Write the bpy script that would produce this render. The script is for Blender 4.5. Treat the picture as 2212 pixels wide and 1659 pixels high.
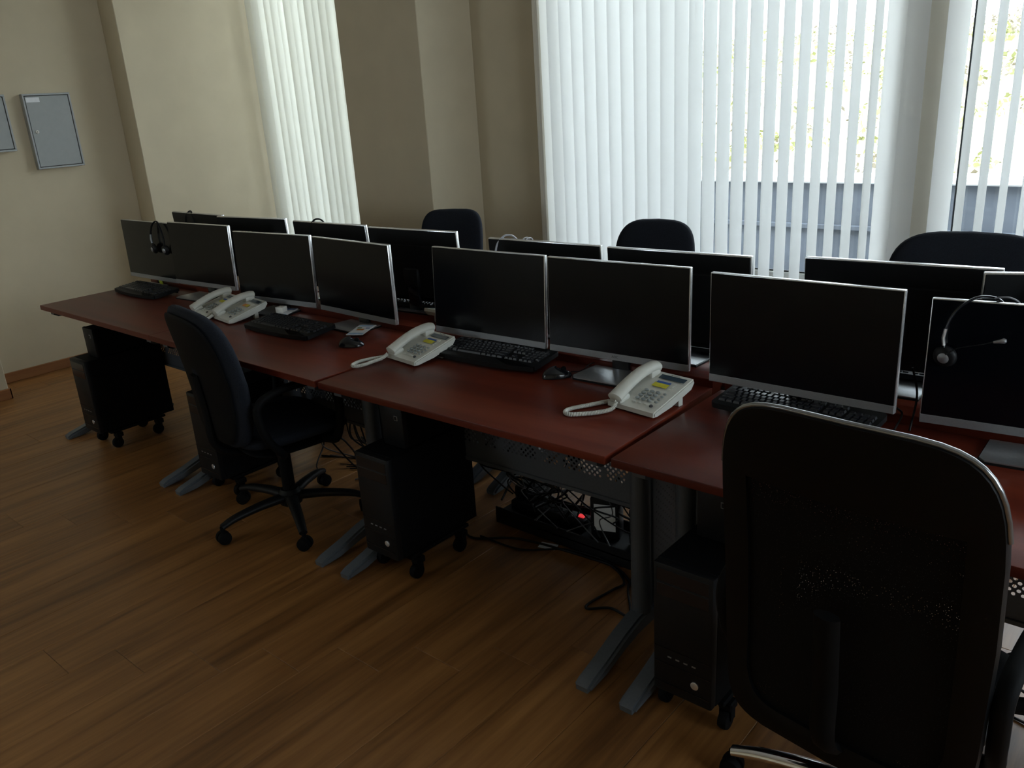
import bpy, bmesh, math, random
from mathutils import Vector, Matrix, Euler
R = math.radians
PI = math.pi
for o in list(bpy.data.objects): bpy.data.objects.remove(o)
scene = bpy.context.scene
COL = scene.collection
random.seed(7)

# ------------------------------------------------------------------ camera
cam_d = bpy.data.cameras.new('camera'); cam = bpy.data.objects.new('camera', cam_d); COL.objects.link(cam)
PITCH, ROLL, YAW, FPX = .3334, -.0640, -.7232, 1796.1
fw = Vector((math.sin(YAW)*math.cos(PITCH), math.cos(YAW)*math.cos(PITCH), -math.sin(PITCH)))
sd = Vector((math.cos(YAW), -math.sin(YAW), 0)); up = sd.cross(fw)
s2 = math.cos(ROLL)*sd + math.sin(ROLL)*up; u2 = -math.sin(ROLL)*sd + math.cos(ROLL)*up
m3 = Matrix((s2, u2, -fw)).transposed()
cam.matrix_world = Matrix.Translation((4.8307, -1.6578, 1.6642)) @ m3.to_4x4()
cam_d.sensor_width = 36; cam_d.lens = FPX/2212*36; cam_d.clip_start = .02; cam_d.clip_end = 500
scene.camera = cam

# ------------------------------------------------------------------ sky, sun, exposure
SKY = 8.8
w = bpy.data.worlds.new('sky'); scene.world = w; w.use_nodes = True
bg = w.node_tree.nodes['Background']; bg.inputs[0].default_value = (.86, .93, 1.0, 1); bg.inputs[1].default_value = SKY
sun_d = bpy.data.lights.new('sun', 'SUN'); sun_d.energy = 1.6; sun_d.angle = R(.6); sun_d.color = (1, .95, .86)
sun = bpy.data.objects.new('sun', sun_d); COL.objects.link(sun); sun.rotation_euler = (0, R(-38), 0)
# window portals: only guide the sky's daylight through the two openings and the two added fill windows
def portal(name, x0, x1, z0, z1, y, rx=-90, side=False):
    d = bpy.data.lights.new(name, 'AREA'); d.shape = 'RECTANGLE'; d.size = x1-x0; d.size_y = z1-z0; d.cycles.is_portal = True
    o = bpy.data.objects.new(name, d); COL.objects.link(o); o.location = ((x0+x1)/2, y, (z0+z1)/2); o.rotation_euler = (R(rx), 0, 0)
    if side: o.location = (y, (x0+x1)/2, (z0+z1)/2); o.rotation_euler = (0, R(90), 0); d.size = z1-z0; d.size_y = x1-x0
portal('window_portal', -1.2, .45, .66, 3.0, 2.62)
portal('window_portal', 1.62, 7.4, .66, 3.0, 2.62)
portal('window_portal', -.5, .5, 1.2, 2.3, -4.3, 90)
portal('window_portal', -1.2, 1.0, 1.0, 2.6, 7.7, 0, True)
scene.view_settings.view_transform = 'Standard'; scene.view_settings.look = 'None'
scene.view_settings.gamma = 1; scene.view_settings.use_curve_mapping = False
scene.view_settings.exposure = 0.0

# ------------------------------------------------------------------ materials
def nt(name):
    m = bpy.data.materials.new(name); m.use_nodes = True
    t = m.node_tree; return m, t, t.nodes['Principled BSDF'], t.nodes['Material Output']
def mat(name, col, rough=.5, metal=0., spec=.5, noise=0., scale=40., bump=0., coat=0.):
    m, t, b, o = nt(name)
    b.inputs['Base Color'].default_value = (*col, 1); b.inputs['Roughness'].default_value = rough
    b.inputs['Metallic'].default_value = metal; b.inputs['Specular IOR Level'].default_value = spec
    if coat: b.inputs['Coat Weight'].default_value = coat
    if noise or bump:
        tc = t.nodes.new('ShaderNodeTexCoord'); n = t.nodes.new('ShaderNodeTexNoise')
        n.inputs['Scale'].default_value = scale; n.inputs['Detail'].default_value = 5
        t.links.new(tc.outputs['Object'], n.inputs['Vector'])
        if noise:
            r = t.nodes.new('ShaderNodeMapRange'); r.inputs[1].default_value = .3; r.inputs[2].default_value = .7
            r.inputs[3].default_value = 1-noise; r.inputs[4].default_value = 1+noise
            t.links.new(n.outputs[0], r.inputs[0])
            mx = t.nodes.new('ShaderNodeVectorMath'); mx.operation = 'SCALE'; mx.inputs[0].default_value = col
            t.links.new(r.outputs[0], mx.inputs['Scale']); t.links.new(mx.outputs[0], b.inputs['Base Color'])
        if bump:
            bp = t.nodes.new('ShaderNodeBump'); bp.inputs['Strength'].default_value = bump; bp.inputs['Distance'].default_value = .002
            t.links.new(n.outputs[0], bp.inputs['Height']); t.links.new(bp.outputs[0], b.inputs['Normal'])
    return m
def wood(name, c0, c1, c2, along, rough, fine, coarse, spec=.5, rnd=True, var=.05):
    """grain stretched along one axis; per-object random shift"""
    m, t, b, o = nt(name)
    tc = t.nodes.new('ShaderNodeTexCoord'); mp = t.nodes.new('ShaderNodeMapping')
    oi = t.nodes.new('ShaderNodeObjectInfo')
    sc = [fine, fine, fine]; sc[along] = fine*.055
    mp.inputs['Scale'].default_value = sc
    t.links.new(tc.outputs['Object'], mp.inputs['Vector'])
    ml = t.nodes.new('ShaderNodeMath'); ml.operation = 'MULTIPLY'; ml.inputs[1].default_value = 37. if rnd else 0.
    t.links.new(oi.outputs['Random'], ml.inputs[0])
    cb = t.nodes.new('ShaderNodeCombineXYZ'); [t.links.new(ml.outputs[0], cb.inputs[i]) for i in range(3)]
    t.links.new(cb.outputs[0], mp.inputs['Location'])
    n1 = t.nodes.new('ShaderNodeTexNoise'); n1.inputs['Scale'].default_value = 1; n1.inputs['Detail'].default_value = 8; n1.inputs['Roughness'].default_value = .62; n1.inputs['Distortion'].default_value = .3
    t.links.new(mp.outputs[0], n1.inputs['Vector'])
    n2 = t.nodes.new('ShaderNodeTexNoise'); n2.inputs['Scale'].default_value = coarse; n2.inputs['Detail'].default_value = 3
    t.links.new(mp.outputs[0], n2.inputs['Vector'])
    ad = t.nodes.new('ShaderNodeMix'); ad.data_type = 'FLOAT'; ad.inputs[0].default_value = .45
    t.links.new(n1.outputs[0], ad.inputs[2]); t.links.new(n2.outputs[0], ad.inputs[3])
    cr = t.nodes.new('ShaderNodeValToRGB'); e = cr.color_ramp.elements
    e[0].position = .34; e[0].color = (*c0, 1); e[1].position = .68; e[1].color = (*c2, 1)
    x = cr.color_ramp.elements.new(.5); x.color = (*c1, 1)
    t.links.new(ad.outputs[0], cr.inputs[0])
    if rnd:
        r = t.nodes.new('ShaderNodeMapRange'); r.inputs[3].default_value = 1-var; r.inputs[4].default_value = 1+var
        t.links.new(oi.outputs['Random'], r.inputs[0])
        v = t.nodes.new('ShaderNodeVectorMath'); v.operation = 'SCALE'
        t.links.new(cr.outputs[0], v.inputs[0]); t.links.new(r.outputs[0], v.inputs['Scale']); t.links.new(v.outputs[0], b.inputs['Base Color'])
    else: t.links.new(cr.outputs[0], b.inputs['Base Color'])
    b.inputs['Roughness'].default_value = rough; b.inputs['Specular IOR Level'].default_value = spec
    bp = t.nodes.new('ShaderNodeBump'); bp.inputs['Strength'].default_value = .08; bp.inputs['Distance'].default_value = .001
    t.links.new(n1.outputs[0], bp.inputs['Height']); t.links.new(bp.outputs[0], b.inputs['Normal'])
    return m
M = {}
M['wall'] = mat('cream_paint', (.585, .51, .37), .85, noise=.03, scale=6, bump=.06)
M['ceiling'] = mat('ceiling_paint', (.68, .66, .62), .9, noise=.02, scale=5)
M['plank'] = wood('floor_plank_wood', (.13, .054, .015), (.255, .112, .033), (.38, .18, .056), 1, .37, 34, .30, .5, var=.045)
M['subfloor'] = mat('subfloor', (.05, .03, .02), .9, noise=.1)
M['skirting'] = wood('skirting_wood', (.20, .075, .025), (.27, .11, .04), (.34, .15, .055), 1, .5, 30, .4)
M['desk'] = wood('cherry_laminate', (.070, .011, .006), (.115, .019, .009), (.17, .032, .014), 0, .34, 9, .5, .22, var=.01)
M['desk_edge'] = wood('cherry_edge_band', (.12, .02, .009), (.15, .027, .011), (.18, .035, .014), 0, .4, 12, .5, .25)
M['black'] = mat('black_plastic', (.0055, .006, .007), .5, noise=.1, scale=90, spec=.25)
M['black_matt'] = mat('black_matt_plastic', (.004, .0043, .005), .7, noise=.1, scale=60, spec=.12)
M['black_gloss'] = mat('black_gloss_plastic', (.006, .007, .010), .16, noise=.05)
M['key'] = mat('black_key_plastic', (.011, .012, .016), .34, noise=.08, spec=.6)
M['fabric'] = mat('black_chair_fabric', (.011, .0135, .020), .9, noise=.25, scale=300, bump=.5, spec=.2)
M['leather'] = mat('black_leatherette', (.002, .0024, .003), .5, noise=.15, scale=120, bump=.15, spec=.18)
M['screen'] = mat('switched_off_screen', (.0018, .0024, .0042), .2, noise=.03, spec=.28)
M['silver'] = mat('silver_plastic', (.74, .75, .77), .24, .75, noise=.04, scale=200)
M['bezel'] = mat('silver_bezel', (.30, .31, .33), .4, .6, noise=.04, scale=200)
M['steel'] = mat('brushed_base_plate', (.62, .65, .68), .3, .9, noise=.05, scale=150)
M['grey_metal'] = mat('grey_powder_coat', (.075, .085, .10), .5, .3, noise=.08, scale=120)
M['leg_metal'] = mat('blue_grey_leg_coat', (.135, .155, .18), .45, .3, noise=.06, scale=120)
M['panel_box'] = mat('grey_enamel', (.36, .385, .39), .5, .0, noise=.03, scale=30)
M['panel_rim'] = mat('grey_enamel_rim', (.40, .42, .44), .45, .1, noise=.03, scale=30)
M['dark_gap'] = mat('dark_rubber', (.02, .02, .02), .8, noise=.1)
M['white'] = mat('white_plastic', (.78, .77, .72), .45, noise=.02, scale=20)
M['white_paper'] = mat('white_paper', (.80, .82, .86), .8, noise=.03, scale=60)
M['phone'] = mat('offwhite_phone_plastic', (.60, .60, .55), .42, noise=.03, scale=25)
M['phone_key'] = mat('grey_phone_key', (.26, .29, .29), .5, noise=.05)
M['lcd'] = mat('phone_display', (.035, .055, .075), .2, noise=.05)
M['yellow'] = mat('yellow_print', (.55, .50, .03), .6, noise=.12, scale=60)
M['orange'] = mat('orange_print', (.62, .24, .05), .6, noise=.12, scale=60)
M['blue'] = mat('blue_print', (.03, .09, .32), .6, noise=.1, scale=60)
M['ltblue'] = mat('light_blue_print', (.35, .52, .72), .6, noise=.1, scale=60)
M['green'] = mat('green_print', (.12, .28, .10), .6, noise=.1, scale=60)
M['lime'] = mat('lime_sticky_paper', (.45, .55, .03), .7, noise=.08)
M['ink'] = mat('dark_print', (.05, .05, .055), .6, noise=.05)
M['greytext'] = mat('grey_print', (.09, .09, .10), .6, noise=.05)
M['rim'] = mat('dark_polished_rim', (.30, .31, .33), .18, .8, noise=.03)
M['chrome'] = mat('chrome', (.85, .85, .86), .09, 1., noise=.02)
M['cream_pvc'] = mat('cream_pvc', (.74, .70, .60), .45, noise=.02, scale=10)
M['white_pvc'] = mat('white_pvc', (.78, .78, .75), .4, noise=.02, scale=10)
M['dark_frame'] = mat('dark_window_seal', (.025, .03, .038), .5, noise=.1)
M['cable'] = mat('black_cable', (.004, .004, .005), .6, noise=.1, spec=.25)
M['white_cord'] = mat('white_cord_rubber', (.55, .56, .60), .5, noise=.03)
M['cable_w'] = mat('grey_cable', (.09, .09, .10), .5, noise=.05)
M['concrete'] = mat('blue_grey_wall_render', (.115, .132, .165), .9, noise=.25, scale=2.2, bump=.3)
M['cap'] = mat('pale_coping', (.70, .71, .74), .8, noise=.06, scale=3)
M['terrace'] = mat('terrace_concrete', (.16, .165, .17), .9, noise=.15, scale=3)
M['soil'] = mat('dry_hillside', (.27, .25, .185), .95, noise=.3, scale=.8)
M['shrub1'] = mat('yellow_green_leaves', (.34, .35, .155), .8, noise=.2, scale=4)
M['shrub2'] = mat('dry_brush_leaves', (.34, .30, .235), .85, noise=.3, scale=4)
def emission(name, col, s):
    m, t, b, o = nt(name)
    b.inputs['Base Color'].default_value = (*col, 1); b.inputs['Emission Color'].default_value = (*col, 1); b.inputs['Emission Strength'].default_value = s
    return m
M['led'] = emission('red_lit_switch', (1., .05, .06), .5)
def slat_mat(name, col, tr):
    m, t, b, o = nt(name)
    b.inputs['Base Color'].default_value = (*col, 1); b.inputs['Roughness'].default_value = .6
    tl = t.nodes.new('ShaderNodeBsdfTranslucent'); tl.inputs[0].default_value = (*tr, 1)
    tc = t.nodes.new('ShaderNodeTexCoord'); n = t.nodes.new('ShaderNodeTexNoise'); n.inputs['Scale'].default_value = 350
    t.links.new(tc.outputs['Object'], n.inputs['Vector'])
    bp = t.nodes.new('ShaderNodeBump'); bp.inputs['Strength'].default_value = .1; bp.inputs['Distance'].default_value = .0005
    t.links.new(n.outputs[0], bp.inputs['Height']); t.links.new(bp.outputs[0], b.inputs['Normal'])
    mx = t.nodes.new('ShaderNodeMixShader'); mx.inputs[0].default_value = .64
    t.links.new(b.outputs[0], mx.inputs[1]); t.links.new(tl.outputs[0], mx.inputs[2]); t.links.new(mx.outputs[0], o.inputs[0])
    return m
M['slat'] = slat_mat('white_blind_fabric', (.80, .82, .84), (.95, .945, .93))
M['slat_cream'] = slat_mat('cream_blind_fabric', (.82, .80, .74), (.90, .90, .86))
def glass_mat():
    m, t, b, o = nt('window_glass')
    tr = t.nodes.new('ShaderNodeBsdfTransparent'); tr.inputs[0].default_value = (.93, .96, .96, 1)
    gl = t.nodes.new('ShaderNodeBsdfGlossy'); gl.inputs['Roughness'].default_value = .02
    fr = t.nodes.new('ShaderNodeFresnel'); fr.inputs[0].default_value = 1.35
    mx = t.nodes.new('ShaderNodeMixShader')
    t.links.new(fr.outputs[0], mx.inputs[0]); t.links.new(tr.outputs[0], mx.inputs[1]); t.links.new(gl.outputs[0], mx.inputs[2]); t.links.new(mx.outputs[0], o.inputs[0])
    return m
M['glass'] = glass_mat()
def mesh_fabric():
    m, t, b, o = nt('black_mesh_fabric')
    b.inputs['Base Color'].default_value = (.0025, .0025, .003, 1); b.inputs['Roughness'].default_value = .8; b.inputs['Specular IOR Level'].default_value = .2
    tc = t.nodes.new('ShaderNodeTexCoord'); vo = t.nodes.new('ShaderNodeTexVoronoi'); vo.inputs['Scale'].default_value = 260
    t.links.new(tc.outputs['Object'], vo.inputs['Vector'])
    gt = t.nodes.new('ShaderNodeMath'); gt.operation = 'LESS_THAN'; gt.inputs[1].default_value = .125
    t.links.new(vo.outputs['Distance'], gt.inputs[0])
    tr = t.nodes.new('ShaderNodeBsdfTransparent'); mx = t.nodes.new('ShaderNodeMixShader')
    t.links.new(gt.outputs[0], mx.inputs[0]); t.links.new(b.outputs[0], mx.inputs[1]); t.links.new(tr.outputs[0], mx.inputs[2]); t.links.new(mx.outputs[0], o.inputs[0])
    return m
M['mesh'] = mesh_fabric()

# ------------------------------------------------------------------ mesh helpers
class MB:
    def __init__(s): s.v = []; s.f = []; s.x = None
    def add(s, vs, fs, mtx=None):
        n = len(s.v)
        for p in vs: s.v.append(tuple(mtx @ Vector(p)) if mtx is not None else tuple(p))
        for f in fs: s.f.append([i+n for i in f])
        return s
    def box(s, a, b, bev=0., seg=1, mtx=None):
        a, b = Vector(a), Vector(b)
        if bev <= 0:
            vs = [(x, y, z) for z in (a.z, b.z) for y in (a.y, b.y) for x in (a.x, b.x)]
            fs = [(0,2,3,1), (4,5,7,6), (0,1,5,4), (2,6,7,3), (0,4,6,2), (1,3,7,5)]
            return s.add(vs, fs, mtx)
        bm = bmesh.new(); bmesh.ops.create_cube(bm, size=1)
        c = (a+b)/2; d = b-a
        for v in bm.verts: v.co = Vector((c.x+v.co.x*d.x, c.y+v.co.y*d.y, c.z+v.co.z*d.z))
        bmesh.ops.bevel(bm, geom=bm.edges[:], offset=min(bev, min(d)*.49), segments=seg, affect='EDGES', profile=.5)
        bm.verts.index_update()
        s.add([v.co[:] for v in bm.verts], [[v.index for v in f.verts] for f in bm.faces], mtx); bm.free(); return s
    def prism(s, poly, a, b, axis=2, mtx=None):
        """poly of 2-d points extruded along axis from a to b"""
        def P(p, h): return (p[0], p[1], h) if axis == 2 else ((h, p[0], p[1]) if axis == 0 else (p[0], h, p[1]))
        n = len(poly)
        vs = [P(p, a) for p in poly]+[P(p, b) for p in poly]
        fs = [list(range(n))[::-1], list(range(n, 2*n))]+[(i, (i+1) % n, n+(i+1) % n, n+i) for i in range(n)]
        return s.add(vs, fs, mtx)
    def cyl(s, p0, p1, r0, r1=None, n=14, cap=True):
        r1 = r0 if r1 is None else r1
        return s.tube([p0, p1], [r0, r1], n, cap)
    def tube(s, pts, r, n=8, cap=True, squash=1.):
        pts = [Vector(p) for p in pts]; k = len(pts)
        if not isinstance(r, (list, tuple)): r = [r]*k
        vs = []; prev = None
        for i, p in enumerate(pts):
            t = (pts[min(i+1, k-1)]-pts[max(i-1, 0)]).normalized()
            if prev is None:
                ref = Vector((0, 0, 1)) if abs(t.z) < .9 else Vector((1, 0, 0))
                nrm = (ref-t*ref.dot(t)).normalized()
            else:
                nrm = (prev-t*prev.dot(t)); nrm = nrm.normalized() if nrm.length > 1e-6 else prev
            prev = nrm; bn = t.cross(nrm)
            for j in range(n):
                a = 2*PI*j/n; vs.append(tuple(p+(nrm*math.cos(a)*squash+bn*math.sin(a))*r[i]))
        fs = [(i*n+j, i*n+(j+1) % n, (i+1)*n+(j+1) % n, (i+1)*n+j) for i in range(k-1) for j in range(n)]
        if cap: fs += [list(range(n))[::-1], list(range((k-1)*n, k*n))]
        return s.add(vs, fs)
    def lathe(s, prof, n=20, mtx=None):
        k = len(prof); vs = []
        for (r, z) in prof:
            for j in range(n): a = 2*PI*j/n; vs.append((r*math.cos(a), r*math.sin(a), z))
        fs = [(i*n+j, i*n+(j+1) % n, (i+1)*n+(j+1) % n, (i+1)*n+j) for i in range(k-1) for j in range(n)]
        fs += [list(range(n))[::-1], list(range((k-1)*n, k*n))]
        return s.add(vs, fs, mtx)
    def pad(s, outline, thick, deform, rings=(1., .985, .94, .84, .66, .4), p=2.6, c=(0, 0)):
        """soft cushion: closed 2-d outline (u,v), puffed by thick, mapped by deform(u,v,t)"""
        n = len(outline); vs = []; fs = []
        def ring(r, sg):
            t = sg*thick/2*(max(0., 1-r**p))**(1/p)
            return [deform(c[0]+(u-c[0])*r, c[1]+(v-c[1])*r, t) for (u, v) in outline]
        R0 = [ring(r, 1) for r in rings]+[[deform(c[0], c[1], thick/2)]]
        R1 = [ring(r, -1) for r in rings[1:]]+[[deform(c[0], c[1], -thick/2)]]
        idx = []
        for rg in R0: idx.append(list(range(len(vs), len(vs)+len(rg)))); vs += rg
        jdx = [idx[0]]
        for rg in R1: jdx.append(list(range(len(vs), len(vs)+len(rg)))); vs += rg
        for L, fl in ((idx, False), (jdx, True)):
            for a, b in zip(L[:-1], L[1:]):
                for i in range(n):
                    j = (i+1) % n
                    f = [a[i], a[j], b[j], b[i]] if len(b) > 1 else [a[i], a[j], b[0]]
                    fs.append(f[::-1] if fl else f)
        return s.add(vs, fs)
    def mesh(s, name, mats, smooth=35):
        me = bpy.data.meshes.new(name); me.from_pydata(s.v, [], s.f)
        bm = bmesh.new(); bm.from_mesh(me); bmesh.ops.recalc_face_normals(bm, faces=bm.faces[:]); bm.to_mesh(me); bm.free()
        if smooth:
            me.shade_smooth(); me.set_sharp_from_angle(angle=R(smooth))
        me.materials.append(M[mats]); me.update(); return me
    def build(s, name, m, parent=None, loc=(0, 0, 0), rot=(0, 0, 0), smooth=35):
        return place(name, s.mesh(name, m, smooth), parent, loc, rot)
def place(name, me, parent=None, loc=(0, 0, 0), rot=(0, 0, 0)):
    o = bpy.data.objects.new(name, me); COL.objects.link(o); o.location = loc; o.rotation_euler = rot
    if parent: o.parent = parent
    return o
def tag(o, label, cat, group=None):
    o['label'] = label; o['category'] = cat
    if group: o['group'] = group
    return o
def thing(name, label, cat, loc=(0, 0, 0), rz=0., group=None):
    o = bpy.data.objects.new(name, None); COL.objects.link(o); o.empty_display_size = .1
    o.location = loc; o.rotation_euler = (0, 0, rz); return tag(o, label, cat, group)
def struct(o): o['kind'] = 'structure'; return o
def superellipse(w, h, n=40, e=4., c=(0, 0)):
    out = []
    for i in range(n):
        a = 2*PI*i/n; ca, sa = math.cos(a), math.sin(a)
        out.append((c[0]+w/2*math.copysign(abs(ca)**(2/e), ca), c[1]+h/2*math.copysign(abs(sa)**(2/e), sa)))
    return out
def rrect(x0, y0, x1, y1, r, k=5):
    out = []
    for cx, cy, a0 in ((x1-r, y1-r, 0), (x0+r, y1-r, 90), (x0+r, y0+r, 180), (x1-r, y0+r, 270)):
        for i in range(k+1): a = R(a0+90*i/k); out.append((cx+r*math.cos(a), cy+r*math.sin(a)))
    return out
def spline(pts, k=8):
    """Catmull-Rom through points"""
    P = [Vector(p) for p in pts]; P = [2*P[0]-P[1]]+P+[2*P[-1]-P[-2]]; out = []
    for i in range(1, len(P)-2):
        a, b, c, d = P[i-1:i+3]
        for j in range(k):
            t = j/k; out.append(.5*((2*b)+(c-a)*t+(2*a-5*b+4*c-d)*t*t+(3*b-a-3*c+d)*t**3))
    out.append(P[-2]); return out
def text_mesh(txt, size, m, depth=.0004):
    cu = bpy.data.curves.new('lettering', 'FONT'); cu.body = txt; cu.size = size; cu.extrude = depth; cu.align_x = 'CENTER'; cu.align_y = 'CENTER'
    o = bpy.data.objects.new('lettering', cu); COL.objects.link(o)
    dg = bpy.context.evaluated_depsgraph_get(); me = bpy.data.meshes.new_from_object(o.evaluated_get(dg))
    bpy.data.objects.remove(o); me.materials.clear(); me.materials.append(M[m]); return me

# ================================================================== ROOM
XL, XR, YB, YW, ZC = -1.42, 7.6, -4.2, 2.46, 3.2
WT = .22
# floor: sub-floor slab + individual planks running along Y
fl = MB().box((XL-.2, YB-.2, -.2), (XR+.2, YW+WT, -.012)).build('floor', 'subfloor', smooth=0); struct(fl)
PW, PL, STEP = .2045, 1.22, .15
plank_cache = {}
def plank_mesh(wd, ln):
    k = (round(wd, 3), round(ln, 3))
    if k not in plank_cache:
        plank_cache[k] = MB().box((-wd/2, -ln/2, -.012), (wd/2, ln/2, 0), .0012).mesh('plank', 'plank', 0)
    return plank_cache[k]
k0 = math.floor((XL-.80)/PW); k1 = math.ceil((XR-.80)/PW)
for k in range(k0, k1+1):
    x0 = .80+k*PW; x1 = x0+PW
    x0c, x1c = max(x0, XL), min(x1, XR)
    if x1c-x0c < .02: continue
    js = -.63+STEP*k; js -= PL*math.ceil((js-YB)/PL)
    y = js
    while y < YW:
        ya, yb = max(y, YB), min(y+PL, YW)
        if yb-ya > .02:
            place('plank', plank_mesh(x1c-x0c-.0008, yb-ya-.0008), fl, ((x0c+x1c)/2, (ya+yb)/2, 0))
        y += PL
struct(MB().box((XL-.2, YB-.2, ZC), (XR+.2, YW+WT, ZC+.2)).build('ceiling', 'ceiling', smooth=0))
struct(MB().box((XL-.2, YB-.2, -.2), (XL, YW+WT, ZC)).build('wall_left', 'wall', smooth=0))
W4 = (-1.2, 1.0, 1.0, 2.6)  # unseen window added in the right wall as a source of fill daylight
for nm, a, b in (('wall_right', (XR, YB-.2, -.2), (XR+.2, YW+WT, W4[2])), ('wall_right_above', (XR, YB-.2, W4[3]), (XR+.2, YW+WT, ZC)), ('wall_right_near', (XR, YB-.2, W4[2]), (XR+.2, W4[0], W4[3])), ('wall_right_far', (XR, W4[1], W4[2]), (XR+.2, YW+WT, W4[3]))):
    struct(MB().box(a, b).build(nm, 'wall', smooth=0))
w4 = bpy.data.objects.new('fill_window_right', None); COL.objects.link(w4); struct(w4)
for a, b in (((XR+.06, W4[0], W4[2]), (XR+.12, W4[1], W4[2]+.06)), ((XR+.06, W4[0], W4[3]-.06), (XR+.12, W4[1], W4[3])), ((XR+.06, W4[0], W4[2]+.06), (XR+.12, W4[0]+.06, W4[3]-.06)), ((XR+.06, W4[1]-.06, W4[2]+.06), (XR+.12, W4[1], W4[3]-.06))):
    MB().box(a, b, .004).build('window_frame', 'white_pvc', w4)
MB().box((XR+.088, W4[0]+.06, W4[2]+.06), (XR+.094, W4[1]-.06, W4[3]-.06)).build('pane', 'glass', w4, smooth=0)
W3 = (-.5, .5, 1.2, 2.3)  # unseen rear window, added so fill light reaches surfaces facing the camera
for nm, a, b in (('wall_rear', (XL-.2, YB-.2, -.2), (XR+.2, YB, W3[2])), ('wall_rear_above', (XL-.2, YB-.2, W3[3]), (XR+.2, YB, ZC)), ('wall_rear_left', (XL-.2, YB-.2, W3[2]), (W3[0], YB, W3[3])), ('wall_rear_right', (W3[1], YB-.2, W3[2]), (XR+.2, YB, W3[3]))):
    struct(MB().box(a, b).build(nm, 'wall', smooth=0))
w3 = bpy.data.objects.new('fill_window_rear', None); COL.objects.link(w3); struct(w3)
for a, b in (((W3[0], YB-.12, W3[2]), (W3[1], YB-.06, W3[2]+.06)), ((W3[0], YB-.12, W3[3]-.06), (W3[1], YB-.06, W3[3])), ((W3[0], YB-.12, W3[2]+.06), (W3[0]+.06, YB-.06, W3[3]-.06)), ((W3[1]-.06, YB-.12, W3[2]+.06), (W3[1], YB-.06, W3[3]-.06))):
    MB().box(a, b, .004).build('window_frame', 'white_pvc', w3)
MB().box((W3[0]+.06, YB-.094, W3[2]+.06), (W3[1]-.06, YB-.088, W3[3]-.06)).build('pane', 'glass', w3, smooth=0)
# near-left projection, corner pier, free column
struct(MB().box((XL, YB, 0), (-1.03, .05, ZC), .004).build('wall_left_projection', 'wall', smooth=0))
struct(MB().box((XL, 1.335, 0), (-1.205, YW, ZC), .004).build('wall_left_pier', 'wall', smooth=0))
struct(MB().box((.32, 2.0, 0), (1.048, YW, ZC), .004).build('wall_window_column', 'wall', smooth=0))
# window wall (front plane YW) with two openings
SILL, HEAD = .64, 3.02
W1 = (-1.205, .45); W2 = (1.60, 7.4)
struct(MB().box((XL-.2, YW, -.2), (XR+.2, YW+WT, SILL)).build('wall_window_below', 'wall', smooth=0))
struct(MB().box((XL-.2, YW, HEAD), (XR+.2, YW+WT, ZC)).build('wall_window_above', 'wall', smooth=0))
for a, b, nm in ((XL-.2, W1[0], 'wall_window_left'), (W1[1], W2[0], 'wall_window_middle'), (W2[1], XR+.2, 'wall_window_right')):
    struct(MB().box((a, YW, SILL), (b, YW+WT, HEAD)).build(nm, 'wall', smooth=0))
# skirting boards
bb = MB().box((XL, .062, 0), (XL+.014, 1.323, .07), .003).build('baseboard_left', 'skirting'); struct(bb)
struct(MB().box((-1.03, YB, 0), (-1.016, .062, .07), .003).build('baseboard_left_near', 'skirting'))
struct(MB().box((XL+.014, .05, 0), (-1.016, .062, .07), .003).build('baseboard_left_return', 'skirting'))
struct(MB().box((XL+.014, 1.321, 0), (-1.193, 1.335, .07), .003).build('baseboard_left_pier', 'skirting'))
struct(MB().box((.32, 1.986, 0), (1.06, 2.0, .07), .003).build('baseboard_column', 'skirting'))
struct(MB().box((1.06, YW-.014, 0), (XR, YW, .07), .003).build('baseboard_window', 'skirting'))
# windows
def window(name, x0, x1, mull, mname='white_pvc'):
    r = bpy.data.objects.new(name, None); COL.objects.link(r); struct(r)
    y0, y1 = YW+.07, YW+.13
    f = MB()
    f.box((x0, y0, SILL), (x1, y1, SILL+.06), .004); f.box((x0, y0, HEAD-.06), (x1, y1, HEAD), .004)
    f.box((x0, y0, SILL+.06), (x0+.06, y1, HEAD-.06), .004); f.box((x1-.06, y0, SILL+.06), (x1, y1, HEAD-.06), .004)
    f.build('window_frame', mname, r)
    MB().box((x0, YW-.03, SILL-.03), (x1, y0, SILL+.004), .006).build('window_sill', 'white_pvc', r)
    xs = [x0+.06]
    for (xm, wd, mt) in mull:
        MB().box((xm-wd/2, y0+.002, SILL+.06), (xm+wd/2, y1-.002, HEAD-.06), .003).build('mullion', mt, r); xs += [xm-wd/2, xm+wd/2]
    xs.append(x1-.06)
    for a, b in zip(xs[::2], xs[1::2]):
        MB().box((a, y0+.024, SILL+.06), (b, y0+.030, HEAD-.06)).build('pane', 'glass', r, smooth=0)
        MB().box((a, y0+.018, SILL+.06), (b, y0+.022, SILL+.068)).build('gasket', 'dark_frame', r, smooth=0)
    return r
window('window_1', W1[0], W1[1], [(-.38, .05, 'white_pvc')])
window('window_2', W2[0], W2[1], [(3.70, .10, 'cream_pvc'), (3.873, .022, 'dark_frame'), (5.2, .06, 'white_pvc'), (6.4, .06, 'white_pvc')])

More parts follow.
